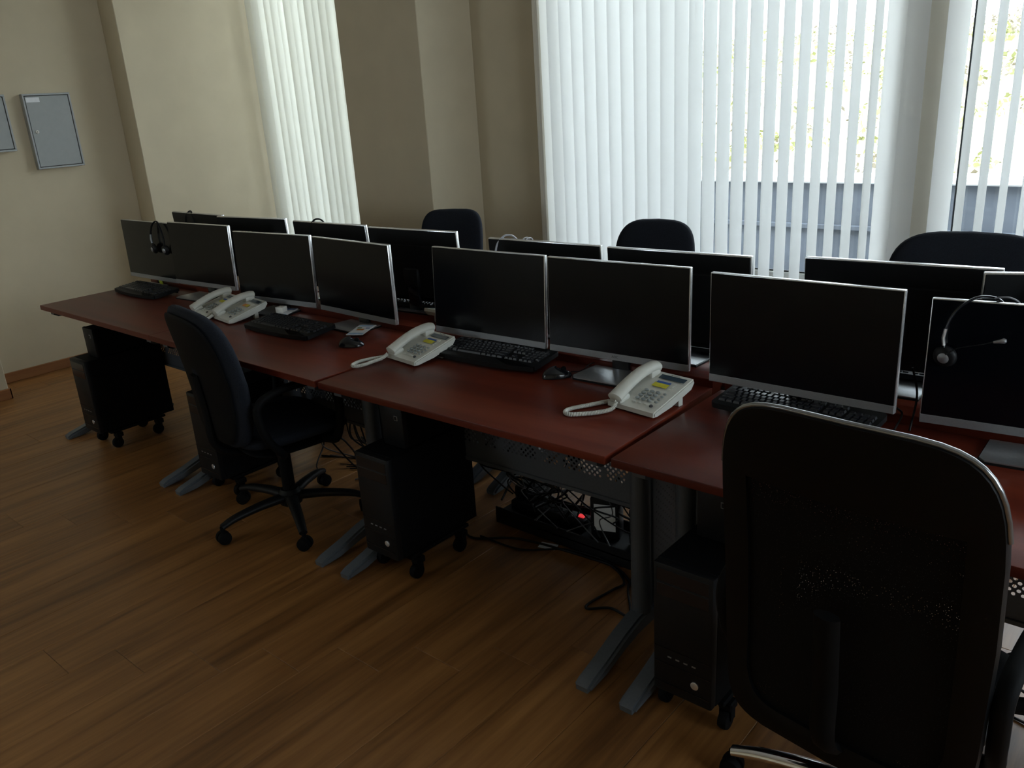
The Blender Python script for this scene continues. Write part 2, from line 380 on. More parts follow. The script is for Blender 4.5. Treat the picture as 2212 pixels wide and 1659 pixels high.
# vertical blinds: one thing per rail, every slat a part
def blind(label, x0, x1, y, phi, pitch, m, wd=.089, zb=.665, zt=2.98, group=None, chain=None, cordx=None, skip=()):
    r = thing('vertical_blind', label, 'blind', (x0, y, zb), 0, group)
    MB().box((0, -.02, zt-zb), (x1-x0, .02, zt-zb+.035), .004).build('head_rail', 'white_pvc', r)
    H = zt-zb
    # slightly arched slat, 0.7 mm thick
    n = 6; vs = []; fs = []
    for side in (-.0004, .0004):
        for i in range(n+1):
            u = (i/n-.5); yb = .006*(1-(2*u)**2)
            for z in (0, H): vs.append((u*wd, yb+side, z))
    S = 2*(n+1)
    for i in range(n):
        fs.append((2*i, 2*i+1, 2*i+3, 2*i+2)); fs.append((S+2*i, S+2*i+2, S+2*i+3, S+2*i+1))
    fs += [(0, S, S+1, 1), (2*n, 2*n+1, S+2*n+1, S+2*n)]
    fs += [(2*i, 2*i+2, S+2*i+2, S+2*i) for i in range(n)]+[(2*i+1, S+2*i+1, S+2*i+3, 2*i+3) for i in range(n)]
    me = MB().add(vs, fs).mesh('slat', m, 60)
    k = int((x1-x0)/pitch)
    for i in range(k):
        x = pitch*(i+.5)
        if i in skip: continue
        place('slat', me, r, (x, 0, 0), (0, 0, R(phi(x0+x, i))))
    if chain is not None:
        pts = []
        MB().tube([(chain, -.03, .1), (chain, -.03, H)], .0018, 6).tube([(chain+.015, -.03, .1), (chain+.015, -.03, H)], .0018, 6).tube(spline([(chain, -.03, .1), (chain+.0075, -.03, .06), (chain+.015, -.03, .1)]), .0018, 6).build('pull_chain', 'white', r)
    if cordx is not None:
        MB().tube([(cordx, -.034, .45), (cordx, -.034, H)], .0012, 6).lathe([(.003, 0), (.008, .006), (.008, .05), (.003, .06)], 10, Matrix.Translation((cordx, -.034, .39))).build('cord_weight', 'cream_pvc', r)
    return r
rs = random.Random(3)
def phi_right(x, i):
    if x > 3.60: return 14+rs.uniform(-4, 4)
    if x < 1.70: return 20
    t = max(0., min(1., (x-2.25)/(3.55-2.25)))
    base = 57+27*t**.8
    return base+rs.uniform(-2.0, 2.0)
blind('white vertical slat blind covering the wide window, left of the cream post', 1.63, 3.79, 2.385, phi_right, .0805, 'slat')
blind('white vertical slat blind right of the thin dark window bar', 3.80, 6.3, 2.385, lambda x, i: (80 if i > 0 else 35)+rs.uniform(-2, 2), .0805, 'slat')
blind('cream vertical slat blind in the narrow far window beside the corner pier', -1.19, .40, 2.385, lambda x, i: 38+18*math.sin(i*2.3)+rs.uniform(-6, 6), .0805, 'slat_cream', cordx=1.27, chain=1.33)
struct(MB().box((3.60, 2.45, SILL), (3.80, YW+.06, HEAD), .01, 2).build('trim_2', 'cream_pvc'))
# strip jamb at the left of the wide window
struct(MB().box((1.60, 2.37, SILL), (1.648, YW, HEAD), .006).build('trim_1', 'cream_pvc'))

# ================================================================== OUTSIDE
tr = MB().box((-14, YW+WT+.01, -.4), (16, 5.0, -.05)).build('terrace_ground', 'terrace', smooth=0); struct(tr)
pw = thing('parapet_wall', 'blue grey parapet wall with pale coping outside the wide window', 'wall', (0, 5.0, -.05))
MB().box((-14, 0, 0), (16, .25, .92)).build('wall_body', 'concrete', pw, smooth=0)
MB().box((-14, -.03, .56), (16, 0, .60), .005).build('ledge', 'concrete', pw)
MB().box((-14, -.05, .92), (16, .3, .97), .01).build('coping', 'cap', pw)
rh = random.Random(11)
vs = []; fs = []; NX, NY = 60, 26
def hill_z(x, y): 
    t = min(1., (y-5.4)/22); return -.05+3.0*t**.8+.12*math.sin(x*.7+y)+.1*math.sin(x*1.9-y*.6)
for j in range(NY):
    for i in range(NX):
        x = -30+60*i/(NX-1); y = 5.3+24*j/(NY-1); vs.append((x, y, hill_z(x, y) if j else -.3))
for j in range(NY-1):
    for i in range(NX-1): a = j*NX+i; fs.append((a, a+1, a+NX+1, a+NX))
hill = MB().add(vs, fs).build('hillside', 'soil', smooth=60); struct(hill)
def leafclump(bm_v, bm_f, c, r, rr):
    for _ in range(40):
        d = Vector((rr.gauss(0, 1), rr.gauss(0, 1), abs(rr.gauss(0, .8)))); d.normalize(); p = c+d*r*rr.uniform(.45, 1)
        a = Vector((rr.gauss(0, 1), rr.gauss(0, 1), rr.gauss(0, 1))).normalized(); b = a.cross(d).normalized() if a.cross(d).length > .01 else Vector((1, 0, 0))
        s = r*rr.uniform(.10, .20); n = len(bm_v)
        bm_v += [tuple(p-a*s), tuple(p+b*s*.6), tuple(p+a*s), tuple(p-b*s*.6)]; bm_f.append((n, n+1, n+2, n+3))
for nm, mt, cnt, lab in (('green_scrub', 'shrub1', 420, 'yellow green scrub growing on the hillside outside'), ('dry_scrub', 'shrub2', 420, 'dry brown brush growing on the hillside outside')):
    v_, f_ = [], []
    for _ in range(cnt):
        y = 6.2+20*rh.random()**.8; x = rh.uniform(-.95*y-2, .35*y+3)
        leafclump(v_, f_, Vector((x, y, hill_z(x, y))), rh.uniform(.15, .34)*(1+y*.02), rh)
    o = MB().add(v_, f_).build(nm, mt, smooth=0); o['kind'] = 'stuff'; tag(o, lab, 'shrubs')

# ================================================================== WALL CABINETS
def wall_box(y0, y1, z0, z1, label, sticker):
    r = thing('electrical_panel', label, 'panel', (XL, (y0+y1)/2, z0))
    hw, h = (y1-y0)/2, z1-z0; d = .042
    f = MB(); t = .012
    f.box((0, -hw, 0), (d, hw, t), .002); f.box((0, -hw, h-t), (d, hw, h), .002); f.box((0, -hw, t), (d, -hw+t, h-t), .002); f.box((0, hw-t, t), (d, hw, h-t), .002)
    f.build('frame', 'panel_rim', r)
    MB().box((0, -hw+t, t), (.03, hw-t, h-t)).build('gap_seal', 'dark_gap', r)
    dr = MB().box((.03, -hw+t+.004, t+.004), (d-.003, hw-t-.004, h-t-.004), .002).build('door', 'panel_box', r)
    yk = -hw+t+.034; zk = h*.50
    MB().lathe([(.0105, 0), (.0115, .003), (.009, .006)], 20, Matrix.Translation((d-.003, yk, zk)) @ Euler((0, R(90), 0)).to_matrix().to_4x4()).build('lock', 'white', dr)
    MB().lathe([(.0035, 0), (.0035, .0008)], 12, Matrix.Translation((d+.003, yk, zk)) @ Euler((0, R(90), 0)).to_matrix().to_4x4()).build('keyhole', 'ink', dr)
    if sticker:
        MB().box((d-.003, -hw+t+.008, h-t-.042), (d-.0022, -hw+t+.094, h-t-.012)).build('sticker', 'white_paper', dr, smooth=0)
    return r
wall_box(.685, .995, 1.383, 1.868, 'grey metal electrical panel on left wall with a white sticker and round lock', True)
wall_box(.27, .58, 1.515, 1.87, 'grey metal electrical panel cut off by the left edge of the picture', False)

# ================================================================== DESKS
L, D, ZT, TT = 1.2287, .62, .75, .025
def holes_panel(w_, h_, holes, pitch, rad, th):
    """sheet in XZ (x 0..w, z 0..h) with real round holes at the given grid cells"""
    nx, nz = int(w_/pitch), int(h_/pitch); px, pz = w_/nx, h_/nz; mb = MB()
    hs = set((i, j) for i in range(nx) for j in range(nz) if holes(i, j, nx, nz))
    n = 8
    for j in range(nz):
        i = 0
        while i < nx:
            if (i, j) in hs:
                x0, z0 = i*px, j*pz; cx, cz = x0+px/2, z0+pz/2
                sq = []
                for a in range(n):
                    ang = 2*PI*(a+.5)/n; c, s_ = math.cos(ang), math.sin(ang); k = 1/max(abs(c), abs(s_)); sq.append((cx+c*k*px/2, cz+s_*k*pz/2))
                ci = [(cx+rad*math.cos(2*PI*(a+.5)/n), cz+rad*math.sin(2*PI*(a+.5)/n)) for a in range(n)]
                corner = {0: (x0+px, z0+pz), 2: (x0, z0+pz), 4: (x0, z0), 6: (x0+px, z0)}
                vs = [(p[0], 0, p[1]) for p in sq]+[(p[0], 0, p[1]) for p in ci]+[(p[0], th, p[1]) for p in ci]
                fs = []
                for a in range(n):
                    b = (a+1) % n
                    if a in corner:
                        vs.append((corner[a][0], 0, corner[a][1])); fs.append((a, len(vs)-1, b, n+b, n+a))
                    else: fs.append((a, b, n+b, n+a))
                    fs.append((n+a, n+b, 2*n+b, 2*n+a))
                mb.add(vs, fs); i += 1
            else:
                k = i
                while k < nx and (k, j) not in hs: k += 1
                mb.add([(i*px, 0, j*pz), (k*px, 0, j*pz), (k*px, 0, (j+1)*pz), (i*px, 0, (j+1)*pz)], [(0, 1, 2, 3)]); i = k
    return mb
MODW = L-.30
def modesty_holes(i, j, nx, nz):
    # slanted groups of round holes in one band
    if not (nz*.19 <= j <= nz*.62): return False
    g = 13; q = (i+(j if (i//g) % 2 else -j)*0.6) % g
    return 1.2 < q < g-1.2 and (i+j) % 2 == 0
mod_me = holes_panel(MODW, .33, modesty_holes, .0105, .0052, .0015).mesh('modesty_panel', 'grey_metal', 0)
perf_me = holes_panel(.17, .56, lambda i, j, nx, nz: 0 < i < nx-1 and 0 < j < nz-1 and (i+j) % 2 == 0, .0125, .0026, .001).mesh('perforated_cover', 'leg_metal', 0)
top_me = MB().box((.0095, 0, ZT-TT), (L-.0095, D, ZT), .0025, 2).mesh('tabletop', 'desk', 35)
top_l = MB().box((.0095, 0, ZT-TT), (L-.0004, D, ZT), .0015, 1).mesh('tabletop', 'desk', 35)
top_r = MB().box((.0004, 0, ZT-TT), (L-.0095, D, ZT), .0015, 1).mesh('tabletop', 'desk', 35)
foot_poly = [(-.052, 0), (-.054, .018), (-.03, .030), (.06, .052), (.16, .082), (.24, .098), (.34, .098), (.46, .07), (.56, .03), (.575, .015), (.57, 0), (.50, .004), (.38, .03), (.30, .042), (.22, .042), (.14, .03), (.04, .006)]
def foot_mb():
    bm = bmesh.new(); mb = MB().prism(foot_poly, -.029, .029, 0)
    me = bpy.data.meshes.new('t'); me.from_pydata(mb.v, [], mb.f); bm.from_mesh(me)
    ed = [e for e in bm.edges if abs(e.verts[0].co.x-e.verts[1].co.x) < 1e-6]
    bmesh.ops.bevel(bm, geom=ed, offset=.009, segments=2, affect='EDGES'); bm.verts.index_update()
    r = MB().add([v.co[:] for v in bm.verts], [[v.index for v in f.verts] for f in bm.faces]); bm.free(); bpy.data.meshes.remove(me); return r
foot_me = foot_mb().mesh('foot', 'leg_metal', 40)
post_me = MB().cyl((0, .285, .09), (0, .285, ZT-TT-.03), .031, n=24).mesh('post', 'grey_metal', 40)
brk_me = MB().prism([(.03, .70), (.05, .688), (.30, .672), (.50, .688), (.55, .70), (.55, ZT-TT), (.03, ZT-TT)], -.02, .02, 0).mesh('bracket', 'grey_metal', 30)
rail_me = MB().box((.02, .004+D, .66), (L-.012, .074+D, .775), .002).mesh('cable_rail', 'desk', 35)
def desk(label, loc, rz, rail=True, group=None, top=None):
    r = thing('desk', label, 'desk', loc, rz, group)
    place('tabletop', top or top_me, r)
    for x, sg in ((.076, 1), (L-.076, -1)):
        place('foot', foot_me, r, (x, 0, 0)); place('post', post_me, r, (x, 0, 0)); place('bracket', brk_me, r, (x, 0, 0))
        c = MB().box((x-.020, .318, .10), (x+.019, .50, .70), .003).build('leg_duct', 'leg_metal', r)
        place('duct_cover', perf_me, c, (x+.0215, .325, .12), (0, 0, R(90)))
    mp = place('modesty_panel', mod_me, r, (.15, .42, .375))
    MB().box((.15, .415, .36), (L-.15, .432, .375), .002).build('panel_lip', 'grey_metal', r)
    if rail: place('cable_rail', rail_me, r)
    return r
YAB = -.018
dx = L
desk('cherry wood desk at the far end of the front row, nearest the left wall', (0, 0, 0), math.atan2(YAB/2, L), top=top_l)
desk('cherry wood front-row desk with the black task chair pulled up', (L, YAB/2, 0), math.atan2(YAB/2, L), top=top_r)
desk('cherry wood desk with two off-white phones at its two ends, third in the front row', (2*L, YAB, 0), math.atan2(-YAB, L))
desk('cherry wood desk nearest the camera, behind the large mesh chair in the front row', (3*L, 0, 0), 0)
YD2 = 1.325
for i, lb in enumerate(('cherry wood desk of the window row nearest the left wall', 'cherry wood desk of the window row, second from the left wall', 'cherry wood desk of the window row facing the wide blind', 'cherry wood desk of the window row at the right edge of the picture')):
    desk(lb, ((i+1)*L, YD2, 0), PI, rail=False)

# ================================================================== MONITORS
PWd, PH = .54, .335
def make_monitor(label, x, y, zb, yaw, tilt, back, base_shift=0., logo=None, group=None):
    r = thing('monitor', label, 'monitor', (x, y, ZT), yaw+(PI if back else 0), group)
    h0 = zb-ZT
    p = MB()
    T = Matrix.Translation((0, 0, h0)) @ Euler((-tilt, 0, 0)).to_matrix().to_4x4()
    def sub(mb, nm, mt, par, sm=35):
        o = mb.build(nm, mt, par, smooth=sm); return o
    hw = PWd/2
    fr = MB().box((-hw, 0, 0), (hw, .017, PH), .003, 2)
    pan = place('panel', fr.mesh('panel', 'silver'), r); pan.matrix_local = T
    MB().box((-hw+.003, -.0012, .024), (hw-.003, .001, PH-.003), .0005).build('screen', 'screen', pan, smooth=0)
    MB().box((-hw+.0015, -.0016, .001), (hw-.0015, .0008, .0235), .0006).build('bezel', 'bezel', pan)
    if logo:
        lm = text_mesh(logo, .012, 'greytext'); place('logo', lm, pan, (0, -.0018, .0125), (R(90), 0, 0))
    bk = MB().box((-hw+.003, .0165, .004), (hw-.003, .021, PH-.004), .002)
    bk.prism([(-.24, .021), (-.17, .040), (.17, .040), (.24, .021)], .03, PH-.07, 2)
    bk.build('back_shell', 'black', pan)
    # neck + hinge
    nk = MB().box((-.034, .030, .004), (.034, .052, h0+.13), .008, 2)
    nk.build('neck', 'black_gloss', r)
    MB().box((-.045, .026, h0+.07), (.045, .062, h0+.16), .01, 2).build('hinge_block', 'black', r)
    b0, b1 = -.100+base_shift, .050+base_shift
    bs = MB().prism([(-.10, b0), (.10, b0), (.115, b0+.02), (.105, b1), (-.105, b1), (-.115, b0+.02)], .0, .006)
    bo = bs.build('base_underside', 'black', r)
    MB().prism([(-.098, b0+.002), (.098, b0+.002), (.112, b0+.021), (.102, b1-.002), (-.102, b1-.002), (-.112, b0+.021)], .006, .009).build('base_plate', 'steel', bo, smooth=0)
    return r
front = [
 (.148, .588, .785, .02, .017, 'black monitor with a headset hung on its left, furthest left in the front row'),
 (.71, .586, .797, .067, .033, 'black monitor above the two adjoining phones, second from left in the front row'),
 (1.408, .559, .79, .104, .034, 'black monitor with a white box on its foot, third from left in the front row'),
 (1.99, .565, .791, -.05, .0, 'black monitor with a printed card on its foot, fourth in the front row'),
 (2.77, .556, .80, .032, .055, 'black monitor behind the wide black keyboard, with a faint bluish screen reflection'),
 (3.329, .576, .80, .045, .024, 'black monitor just behind the right-hand phone of the front row'),
 (3.97, .527, .808, -.007, -.0, 'large black monitor above the head of the near mesh chair, facing the camera'),
 (4.558, .600, .782, .099, .026, 'black monitor with a silver microphone headset, cut off by the right edge'),
]
for i, (x, y, z, ya, t, lb) in enumerate(front):
    make_monitor(lb, x, y, z, ya, t, False, base_shift=(.615-y-.05), logo='AOC' if i in (5,) else None)
back = [
 (.28, .879, .801, .007, .053, 'monitor seen from behind, furthest left of the window row, below the bare pier'),
 (.844, .865, .803, .129, .053, 'monitor seen from behind, below the narrow window blind, second in the window row'),
 (1.485, .885, .801, .031, .053, 'monitor seen from behind with a headset, third in the window row'),
 (2.032, .919, .793, .065, .052, 'monitor seen from behind in front of the small chair by the column'),
 (2.814, .884, .792, .031, .053, 'monitor seen from behind with two white cables looped over its top'),
 (3.418, .851, .801, .038, .058, 'monitor seen from behind in front of the round-topped middle chair'),
 (4.114, .915, .806, .054, .07, 'large monitor seen from behind in front of the wide chair by the window'),
 (4.604, .896, .817, .352, .052, 'turned monitor seen from behind with a headset, at the right edge of the window row'),
]
for (x, y, z, ya, t, lb) in back:
    make_monitor(lb, x, y, z, ya, t, True, base_shift=(.03 if x < 4 else .06))

# ================================================================== KEYBOARDS
def key_mesh(wd, dp, h=.007):
    a, b, c, d = wd/2, dp/2, wd/2-.0022, dp/2-.002
    vs = [(-a, -b, 0), (a, -b, 0), (a, b, 0), (-a, b, 0), (-c, -d, h), (c, -d, h), (c, d+.0005, h), (-c, d+.0005, h)]
    return vs, [(0, 1, 5, 4), (1, 2, 6, 5), (2, 3, 7, 6), (3, 0, 4, 7), (4, 5, 6, 7), (3, 2, 1, 0)]
def key_layout():
    P = .0188; x0 = -.2145; out = []
    rows = [[1]*1+[.0]+[1]*4+[-.5]+[1]*4+[-.5]+[1]*4, [1]*13+[2], [1.5]+[1]*12+[1.5], [1.8]+[1]*11+[2.2], [2.3]+[1]*10+[2.7], [1.3, 1.2, 1.3, 6, 1.3, 1.2, 1.3, 1.4]]
    for j, rw in enumerate(rows):
        x = x0; y = .052-(0 if j == 0 else .004)-j*P
        for wk in rw:
            if wk <= 0: x += P*(1 if wk == 0 else -wk); continue
            out.append((x+wk*P/2, y, wk*P-.003, P-.003)); x += wk*P
        xb = x0+15*P+.008
        if j in (0, 1, 2): [out.append((xb+(i+.5)*P, y, P-.003, P-.003)) for i in range(3)]
        if j == 4: out.append((xb+1.5*P, y, P-.003, P-.003))
        if j == 5: [out.append((xb+(i+.5)*P, y, P-.003, P-.003)) for i in range(3)]
        xn = xb+3*P+.008
        if j > 0: [out.append((xn+(i+.5)*P, y, P-.003, P-.003)) for i in range(4 if j != 5 else 3)]
    return out
KEYS = key_layout()
kcache = {}
def keyboard(label, x, y, yaw, split, curved=True, z=0., tilt=5.5, extra=0.):
    r = thing('keyboard', label, 'keyboard', (x, y, ZT+z), yaw)
    T = Euler((R(tilt), 0, 0)).to_matrix().to_4x4()
    hw = .228; yb = .078; yf = -.078-extra
    poly = rrect(-hw, yf, hw, yb, .016, 4)
    if curved: poly = [(px, py-(.016*(1-(px/hw)**2) if py < 0 else 0)) for (px, py) in (rrect(-hw, yf, hw, yb, .016, 4)[:18]+[(-hw+.016+(2*hw-.032)*i/10, yf) for i in range(1, 10)]+rrect(-hw, yf, hw, yb, .016, 4)[18:])]
    zf = .0995*math.sin(R(tilt))+.003
    body = MB().prism(poly, 0, .016).build('case', 'black', r); body.matrix_local = Matrix.Translation((0, 0, zf)) @ T
    MB().box((-hw+.02, yb-.012, -.012), (-hw+.05, yb-.006, .002)).build('stand_foot', 'black_matt', body); MB().box((hw-.05, yb-.012, -.012), (hw-.02, yb-.006, .002)).build('stand_foot', 'black_matt', body)
    if split:
        for (kx, ky, kw, kd) in KEYS:
            k = (round(kw, 4), round(kd, 4))
            if k not in kcache: kcache[k] = MB().add(*key_mesh(kw, kd)).mesh('key', 'key', 0)
            place('key', kcache[k], body, (kx, ky, .016))
    else:
        mb = MB()
        for (kx, ky, kw, kd) in KEYS: mb.add(*key_mesh(kw, kd), Matrix.Translation((kx, ky, .016)))
        o = mb.build('keys', 'key', body, smooth=0); o['kind'] = 'stuff'
    return r
keyboard('black keyboard at the far left end of the front row', .31, .455, 0, False)
keyboard('black curved keyboard in front of the monitor with the white box', 1.76, .375, R(1), False, extra=.01)
keyboard('wide black keyboard with a curved front edge right of the middle phone', 2.86, .50, R(4.), True, z=.008, extra=.012)
keyboard('black keyboard with glinting keys partly hidden behind the near mesh chair', 3.985, .50, R(-3.5), True, z=.008, curved=False)
keyboard('black keyboard with shining keys behind the small chair monitor of the window row', 2.02, .945, PI+R(3), False, curved=False)
keyboard('black keyboard with shining keys behind the middle monitor of the window row', 3.30, .955, PI+R(2), False, curved=False)
keyboard('black keyboard with shining keys behind the large monitor of the window row', 4.06, 1.01, PI+R(2), False, curved=False)

# mice
def mouse(label, x, y, rz, cable=None):
    r = thing('computer_mouse', label, 'mouse', (x, y, ZT), rz)
    vs = []; n, k = 20, 7
    mb = MB(); prof = []
    for i in range(k+1):
        a = PI/2*i/k; prof.append((math.cos(a), math.sin(a)))
    vs = []
    for (rr, zz) in prof:
        for j in range(n):
            a = 2*PI*j/n; yy = math.sin(a); xx = math.cos(a)
            wd = .030+.003*yy
            vs.append((xx*rr*wd, yy*rr*.053, .002+zz*(.034-.006*yy)*(1-.12*max(0, yy))))
    fs = [(i*n+j, i*n+(j+1) % n, (i+1)*n+(j+1) % n, (i+1)*n+j) for i in range(k) for j in range(n)]+[list(range(n))[::-1]]
    mb.add(vs, fs).build('shell', 'black_gloss', r, smooth=60)
    MB().lathe([(.008, -.0035), (.010, 0), (.008, .0035)], 14, Matrix.Translation((0, .024, .026)) @ Euler((0, R(90), 0)).to_matrix().to_4x4()).build('scroll_wheel', 'black_matt', r)
    if cable: MB().tube(spline(cable, 6), .0017, 6).build('cord', 'cable', r)
    return r
mouse('glossy black mouse in front of the monitor with the printed card', 2.215, .345, R(-50))
mouse('black mouse with a short cord left of the right-hand phone', 3.172, .455, R(-35), [(0, .05, .012), (.01, .085, .014), (-.03, .13, .02), (-.06, .16, .012), (-.10, .19, .008)])

# ================================================================== TELEPHONES
def helix(path, R0, r, turns):
    P = [Vector(p) for p in path]; ln = [0]
    for a, b in zip(P[:-1], P[1:]): ln.append(ln[-1]+(b-a).length)
    N = turns*9; out = []
    up_ = Vector((0, 0, 1)); seg = 0
    for i in range(N+1):
        s = ln[-1]*i/N
        while seg < len(P)-2 and ln[seg+1] < s: seg += 1
        t = (s-ln[seg])/max(1e-9, ln[seg+1]-ln[seg]); p = P[seg].lerp(P[seg+1], t); d = (P[seg+1]-P[seg]).normalized()
        n1 = (up_-d*up_.dot(d)).normalized(); n2 = d.cross(n1); a = 2*PI*turns*i/N
        out.append(p+(n1*math.cos(a)+n2*math.sin(a))*R0)
    return out
def phone(label, x, y, yaw, tint, cord, brand=True, dark=False):
    """origin = front left corner on the desk; x across .175, y back .225; wedge with raised back"""
    r = thing('desk_phone', label, 'telephone', (x, y, ZT), yaw)
    Wp, Lp, z0, z1 = .18, .195, .020, .072
    ang = math.atan2(z1-z0, Lp)
    prof = [(.0, .006), (.0, z0), (.012, z0+.004), (Lp, z1), (Lp+.004, z1-.012), (Lp-.012, z1-.032), (.09, .014), (.02, .004)]
    b = MB(); pb = MB().prism(prof, 0, Wp, 0)
    bm = bmesh.new(); me = bpy.data.meshes.new('t'); me.from_pydata(pb.v, [], pb.f); bm.from_mesh(me)
    bmesh.ops.bevel(bm, geom=[e for e in bm.edges if abs(e.verts[0].co.x-e.verts[1].co.x) < 1e-6], offset=.004, segments=2, affect='EDGES'); bm.verts.index_update()
    b.add([v.co[:] for v in bm.verts], [[v.index for v in f.verts] for f in bm.faces]); bm.free(); bpy.data.meshes.remove(me)
    body = b.build('body', 'phone', r)
    MB().box((.02, .130, 0), (.05, .138, .04)).box((Wp-.035, .130, 0), (Wp-.008, .150, .042), .002).build('stand', 'phone', r)
    F = Matrix.Translation((0, 0, z0+.0042)) @ Euler((ang, 0, 0)).to_matrix().to_4x4() @ Matrix.Diagonal((1, .867, 1, 1))   # keypad plane frame
    def onface(mb, nm, mt, sm=35, par=body): o = mb.build(nm, mt, par, smooth=sm); o.matrix_local = F @ o.matrix_basis; return o
    KX = .072
    km = key_c.get('k')
    if km is None:
        km = key_c['k'] = MB().lathe([(.0068, 0), (.0066, .003), (.005, .0042)], 12).mesh('key', 'phone_key', 40)
        key_c['s'] = MB().lathe([(.0052, 0), (.005, .0028), (.004, .0036)], 12).mesh('key', 'phone_key', 40)
        key_c['w'] = MB().lathe([(.0058, 0), (.0056, .002), (.0045, .0026)], 12).mesh('key', 'phone', 40)
        key_c['b'] = MB().lathe([(.0064, 0), (.0062, .003), (.005, .004)], 12).mesh('key', 'ink', 40)
    def key(k, kx, ky, sc=(1, 1, 1)):
        o = place('key', key_c[k], body); o.matrix_local = F @ Matrix.Translation((kx, ky, 0)) @ Matrix.Diagonal((*sc, 1))
    for j in range(4):
        for i in range(3): key('k', KX+.012+i*.0215, .052+j*.0175, (1.15, .85, 1))
        key('s', KX+.012+3*.0215+.004, .052+j*.0175, (1.1, .8, 1))
    for i in range(3): key('w', KX+.012+i*.0215, .030, (1.25, .7, 1))
    key('b', KX+.08, .026)
    onface(MB().box((KX+.002, .188, 0), (Wp-.012, .212, .0012), .0004), 'display', 'lcd')
    onface(MB().box((KX+.008, .137, 0), (KX+.062, .160, .0008)), 'card', 'yellow' if tint == 'y' else 'orange', 0)
    onface(MB().box((KX+.012, .1605, 0), (KX+.062, .172, .0008)) if tint == 'y' else MB().box((KX+.040, .137, .0006), (KX+.062, .160, .0012)), 'card_band', 'blue' if tint == 'y' else 'yellow', 0)
    for j in range(5): key('w', KX+.078, .135+j*.0085, (.8, .5, .8))
    if brand:
        o = place('brand_lettering', text_mesh('Panasonic', .0085, 'greytext', .0002), body); o.matrix_local = F @ Matrix.Translation((KX+.048, .2185, .0004))
    # handset: arched bar with two blocks, lying along y at the left
    hs = []
    pts = spline([(.034, -.006, .036), (.034, .018, .047), (.034, .074, .070), (.034, .130, .085), (.034, .178, .089), (.034, .198, .085)], 6)
    rad = [.0235+.003*abs(2*i/(len(pts)-1)-1)**1.6-(.008 if i in (0, len(pts)-1) else 0) for i in range(len(pts))]
    h = MB().tube(pts, rad, 16, True, .66)
    hd = h.build('handset', 'phone', r, smooth=50)
    MB().box((.0105, -.004, .020), (.0575, .046, .046), .010, 2).build('mouthpiece', 'phone', hd); MB().box((.0105, .148, .056), (.0575, .197, .088), .010, 2).build('earpiece', 'phone', hd)
    if cord:
        MB().tube(helix(spline(cord, 10), .0050, .0021, 78), .0021, 5).build('coiled_cord', 'phone', r, smooth=60)
    return r
key_c = {}
cordA = [(.045, -.008, .03), (.044, -.03, .012), (.022, -.075, .009), (-.012, -.118, .009), (-.036, -.135, .009), (-.056, -.125, .009), (-.058, -.095, .009), (-.036, -.04, .009), (-.010, .02, .010)]
phone('off-white desk phone with blue and yellow card, right end of the third front desk', 3.475, .309, R(-7), 'y', cordA)
cordB = [(.02, -.008, .026), (.012, -.03, .012), (.010, -.07, .009), (.016, -.115, .009), (.004, -.145, .009), (-.018, -.14, .009), (-.032, -.105, .009), (-.028, -.06, .009), (-.012, -.015, .009), (-.008, .01, .010)]
phone('off-white desk phone with yellow card left of the wide keyboard', 2.479, .300, R(-7), 'y', cordB)
phone('off-white desk phone with orange card, right one of the adjoining pair', 1.241, .308, R(-8), 'o', [(.02, -.006, .026), (.0, -.03, .010), (-.03, -.05, .009), (-.06, -.03, .009), (-.04, .0, .009)], brand=False)
phone('off-white desk phone half hidden behind the task chair, left one of the adjoining pair', 1.045, .305, R(-8), 'y', None, brand=False)
phone('off-white desk phone turned away, on the window row behind the middle phone', 2.425, .925, R(178), 'y', None, brand=False)

